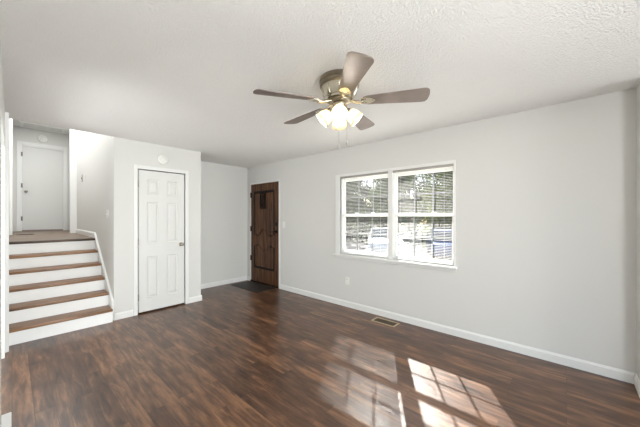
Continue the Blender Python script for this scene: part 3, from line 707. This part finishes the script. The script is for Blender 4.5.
def tree(x, y, h, cr, m, label, seed, trunk_r=0.16, n=5200, low=0.22, leaf=0.17):
    rnd = random.Random(seed)
    root = empty('tree', (x, y, ZG)); tag(root, label, 'tree', 'trees outside the window')
    t = MB(); pts = [Vector((0, 0, -0.05))]
    for i in range(1, 7): pts.append(Vector((rnd.uniform(-.1, .1) * i / 2, rnd.uniform(-.1, .1) * i / 2, h * 0.85 * i / 6)))
    t.tube(pts, [trunk_r * (1 - 0.13 * i) for i in range(7)], 9)
    blobs = []
    for i in range(18):
        k = rnd.randint(1, 5); a = rnd.uniform(0, 2 * PI); d = rnd.uniform(0.2, 0.75) * cr
        e = Vector((d * math.cos(a), d * math.sin(a), h * rnd.uniform(low, 1.0)))
        t.tube([pts[k], (pts[k] + e) / 2 + Vector((0, 0, 0.2)), e], [trunk_r * 0.35, trunk_r * 0.22, 0.015], 6)
        blobs.append((e, rnd.uniform(0.30, 0.45) * cr))
    t.build('trunk', M['bark'], root)
    b = MB()
    for i in range(n):
        e, r = rnd.choice(blobs)
        v = Vector((rnd.gauss(0, 1), rnd.gauss(0, 1), rnd.gauss(0, 0.8)))
        p = e + v.normalized() * r * rnd.uniform(0.25, 1.0)
        a = Vector((rnd.gauss(0, 1), rnd.gauss(0, 1), rnd.gauss(0, 1))).normalized(); c_ = a.orthogonal().normalized()
        s_ = leaf * rnd.uniform(0.7, 1.5)
        vs_ = [b.bm.verts.new(p + q) for q in (-a * s_, c_ * s_ * 0.5, a * s_, -c_ * s_ * 0.5)]
        b.bm.faces.new(vs_)
    b.build('foliage', m, root, merge=False)
    return root
TL = [(21.6, 6.2, 6.8, 2.3, 'leafB', 'yellow green tree nearest behind the right window half'),
      (21.8, 11.0, 7.0, 2.3, 'leafA', 'green tree nearest behind the post between the window halves'),
      (21.2, 15.8, 6.6, 2.3, 'leafA', 'green tree nearest behind the left window half'),
      (26.8, 8.4, 8.0, 2.7, 'leafA', 'green tree in the second row behind the right window half'),
      (27.4, 13.9, 8.4, 2.7, 'leafB', 'yellow green tree in the second row behind the window middle'),
      (26.8, 19.4, 8.2, 2.7, 'leafC', 'deep green tree in the second row behind the left window half'),
      (33.6, 8.6, 9.5, 3.1, 'leafC', 'deep green tree farthest off at the right side of the window'),
      (33.8, 14.9, 9.8, 3.1, 'leafC', 'deep green tree farthest off behind the right window half'),
      (33.6, 21.2, 9.5, 3.1, 'leafC', 'deep green tree farthest off behind the left window half')]
for i, (x, y, h, cr, m, lab) in enumerate(TL): tree(x, y, h, cr, M[m], lab, 11 + i)
def shrub(x, y, r, h, m, label, seed, n=1500, leaf=(0.06, 0.13)):
    rnd = random.Random(seed)
    root = empty('shrub', (x, y, ZG)); tag(root, label, 'shrub', 'shrubs outside the window')
    s_ = MB()
    for i in range(7):
        a = rnd.uniform(0, 2 * PI); s_.tube([(0, 0, 0), (r * 0.4 * math.cos(a), r * 0.4 * math.sin(a), h * 0.7)], [0.03, 0.01], 6)
    s_.build('stems', M['bark'], root)
    b = MB()
    for i in range(n):
        v = Vector((rnd.gauss(0, 1), rnd.gauss(0, 1), rnd.gauss(0, 1))).normalized() * rnd.uniform(0.55, 1.0)
        p = Vector((v.x * r, v.y * r, h * 0.52 + v.z * h * 0.5))
        a = Vector((rnd.gauss(0, 1), rnd.gauss(0, 1), rnd.gauss(0, 1))).normalized(); c_ = a.orthogonal().normalized(); q = rnd.uniform(*leaf)
        b.bm.faces.new([b.bm.verts.new(p + k) for k in (-a * q, c_ * q * 0.55, a * q, -c_ * q * 0.55)])
    b.build('foliage', m, root, merge=False)
    return root
for i in range(9):
    y = 2.4 + i * 1.95
    shrub(19.2 + 0.3 * math.sin(i * 2.1), y, 0.82, 1.5 + 0.3 * math.sin(i * 1.7), M['leafC'],
          ['dark shrub beyond the pavement at the right of the window view', 'dark shrub beyond the pavement behind the blue car', 'dark shrub beyond the pavement right of the window middle', 'dark shrub beyond the pavement at the window middle', 'dark shrub beyond the pavement left of the window middle', 'dark shrub beyond the pavement behind the silver car', 'dark shrub beyond the pavement left of the silver car', 'dark shrub beyond the pavement far left in the view', 'leftmost dark shrub beyond the pavement'][i], 50 + i)

for i, lab in enumerate(['rightmost tall hedge bush on the horizon beyond the trees', 'second tall hedge bush from the right on the horizon', 'third tall hedge bush from the right on the horizon',
                         'third tall hedge bush from the left on the horizon', 'second tall hedge bush from the left on the horizon', 'leftmost tall hedge bush on the horizon beyond the trees']):
    shrub(40.0 + 0.4 * (i % 2), 9.2 + i * 4.05, 1.95, 4.6, M['leafA'], lab, 90 + i, 2600, (0.12, 0.22))

def car(name, loc, rz, m, label):
    root = empty(name, loc, rz); tag(root, label, 'car', 'cars parked outside')
    prof = [(-2.1, 0.28), (-2.18, 0.55), (-2.1, 0.82), (-1.75, 0.92), (-1.25, 1.40), (0.25, 1.44), (1.0, 0.95), (1.95, 0.80), (2.15, 0.55), (2.1, 0.28)]
    b = MB(); hw = 0.84
    ins = [(-0.84 if z < 1.0 else -0.66) for _, z in prof]
    a = [b.bm.verts.new((x, i_, z)) for (x, z), i_ in zip(prof, ins)]; c_ = [b.bm.verts.new((x, -i_, z)) for (x, z), i_ in zip(prof, ins)]
    b.bm.faces.new(a); b.bm.faces.new(c_)
    n = len(prof)
    for i in range(n): b.bm.faces.new((a[i], a[(i + 1) % n], c_[(i + 1) % n], c_[i]))
    b.build('body', m, root)
    for s_ in (-1, 1):
        w_ = MB(); w_.prism([(x, s_ * y, z) for x, y, z in ((-1.45, 0.80, 0.97), (-1.12, 0.685, 1.34), (0.15, 0.685, 1.37), (0.72, 0.80, 1.0))], (0, s_ * 0.012, 0)); w_.build('side_window', M['carglass'], root)
    w_ = MB(); w_.prism([(0.95, -0.76, 0.99), (0.95, 0.76, 0.99), (0.32, 0.64, 1.405), (0.32, -0.64, 1.405)], (0.02, 0, 0.014)); w_.build('windscreen', M['carglass'], root)
    w_ = MB(); w_.prism([(-1.70, -0.76, 0.98), (-1.70, 0.76, 0.98), (-1.30, 0.64, 1.35), (-1.30, -0.64, 1.35)], (-0.02, 0, 0.014)); w_.build('rear_window', M['carglass'], root)
    for x in (-1.32, 1.32):
        for s_ in (-1, 1):
            q = Matrix.Translation((x, s_ * 0.72, 0.315)) @ Matrix.Rotation(R(90), 4, 'X')
            MB().lathe([(0.001, -0.11), (0.20, -0.115), (0.29, -0.11), (0.315, -0.08), (0.315, 0.08), (0.29, 0.11), (0.20, 0.115), (0.001, 0.11)], q, 24).build('wheel', M['tyre'], root, True)
    return root
car('car', (14.0, 7.7, ZG + 0.03), R(212), M['carA'], 'pale silver car parked on the pavement, seen through left window half')
car('car', (15.2, 4.7, ZG + 0.03), R(25), M['carB'], 'blue car parked on the pavement, seen through right window half')
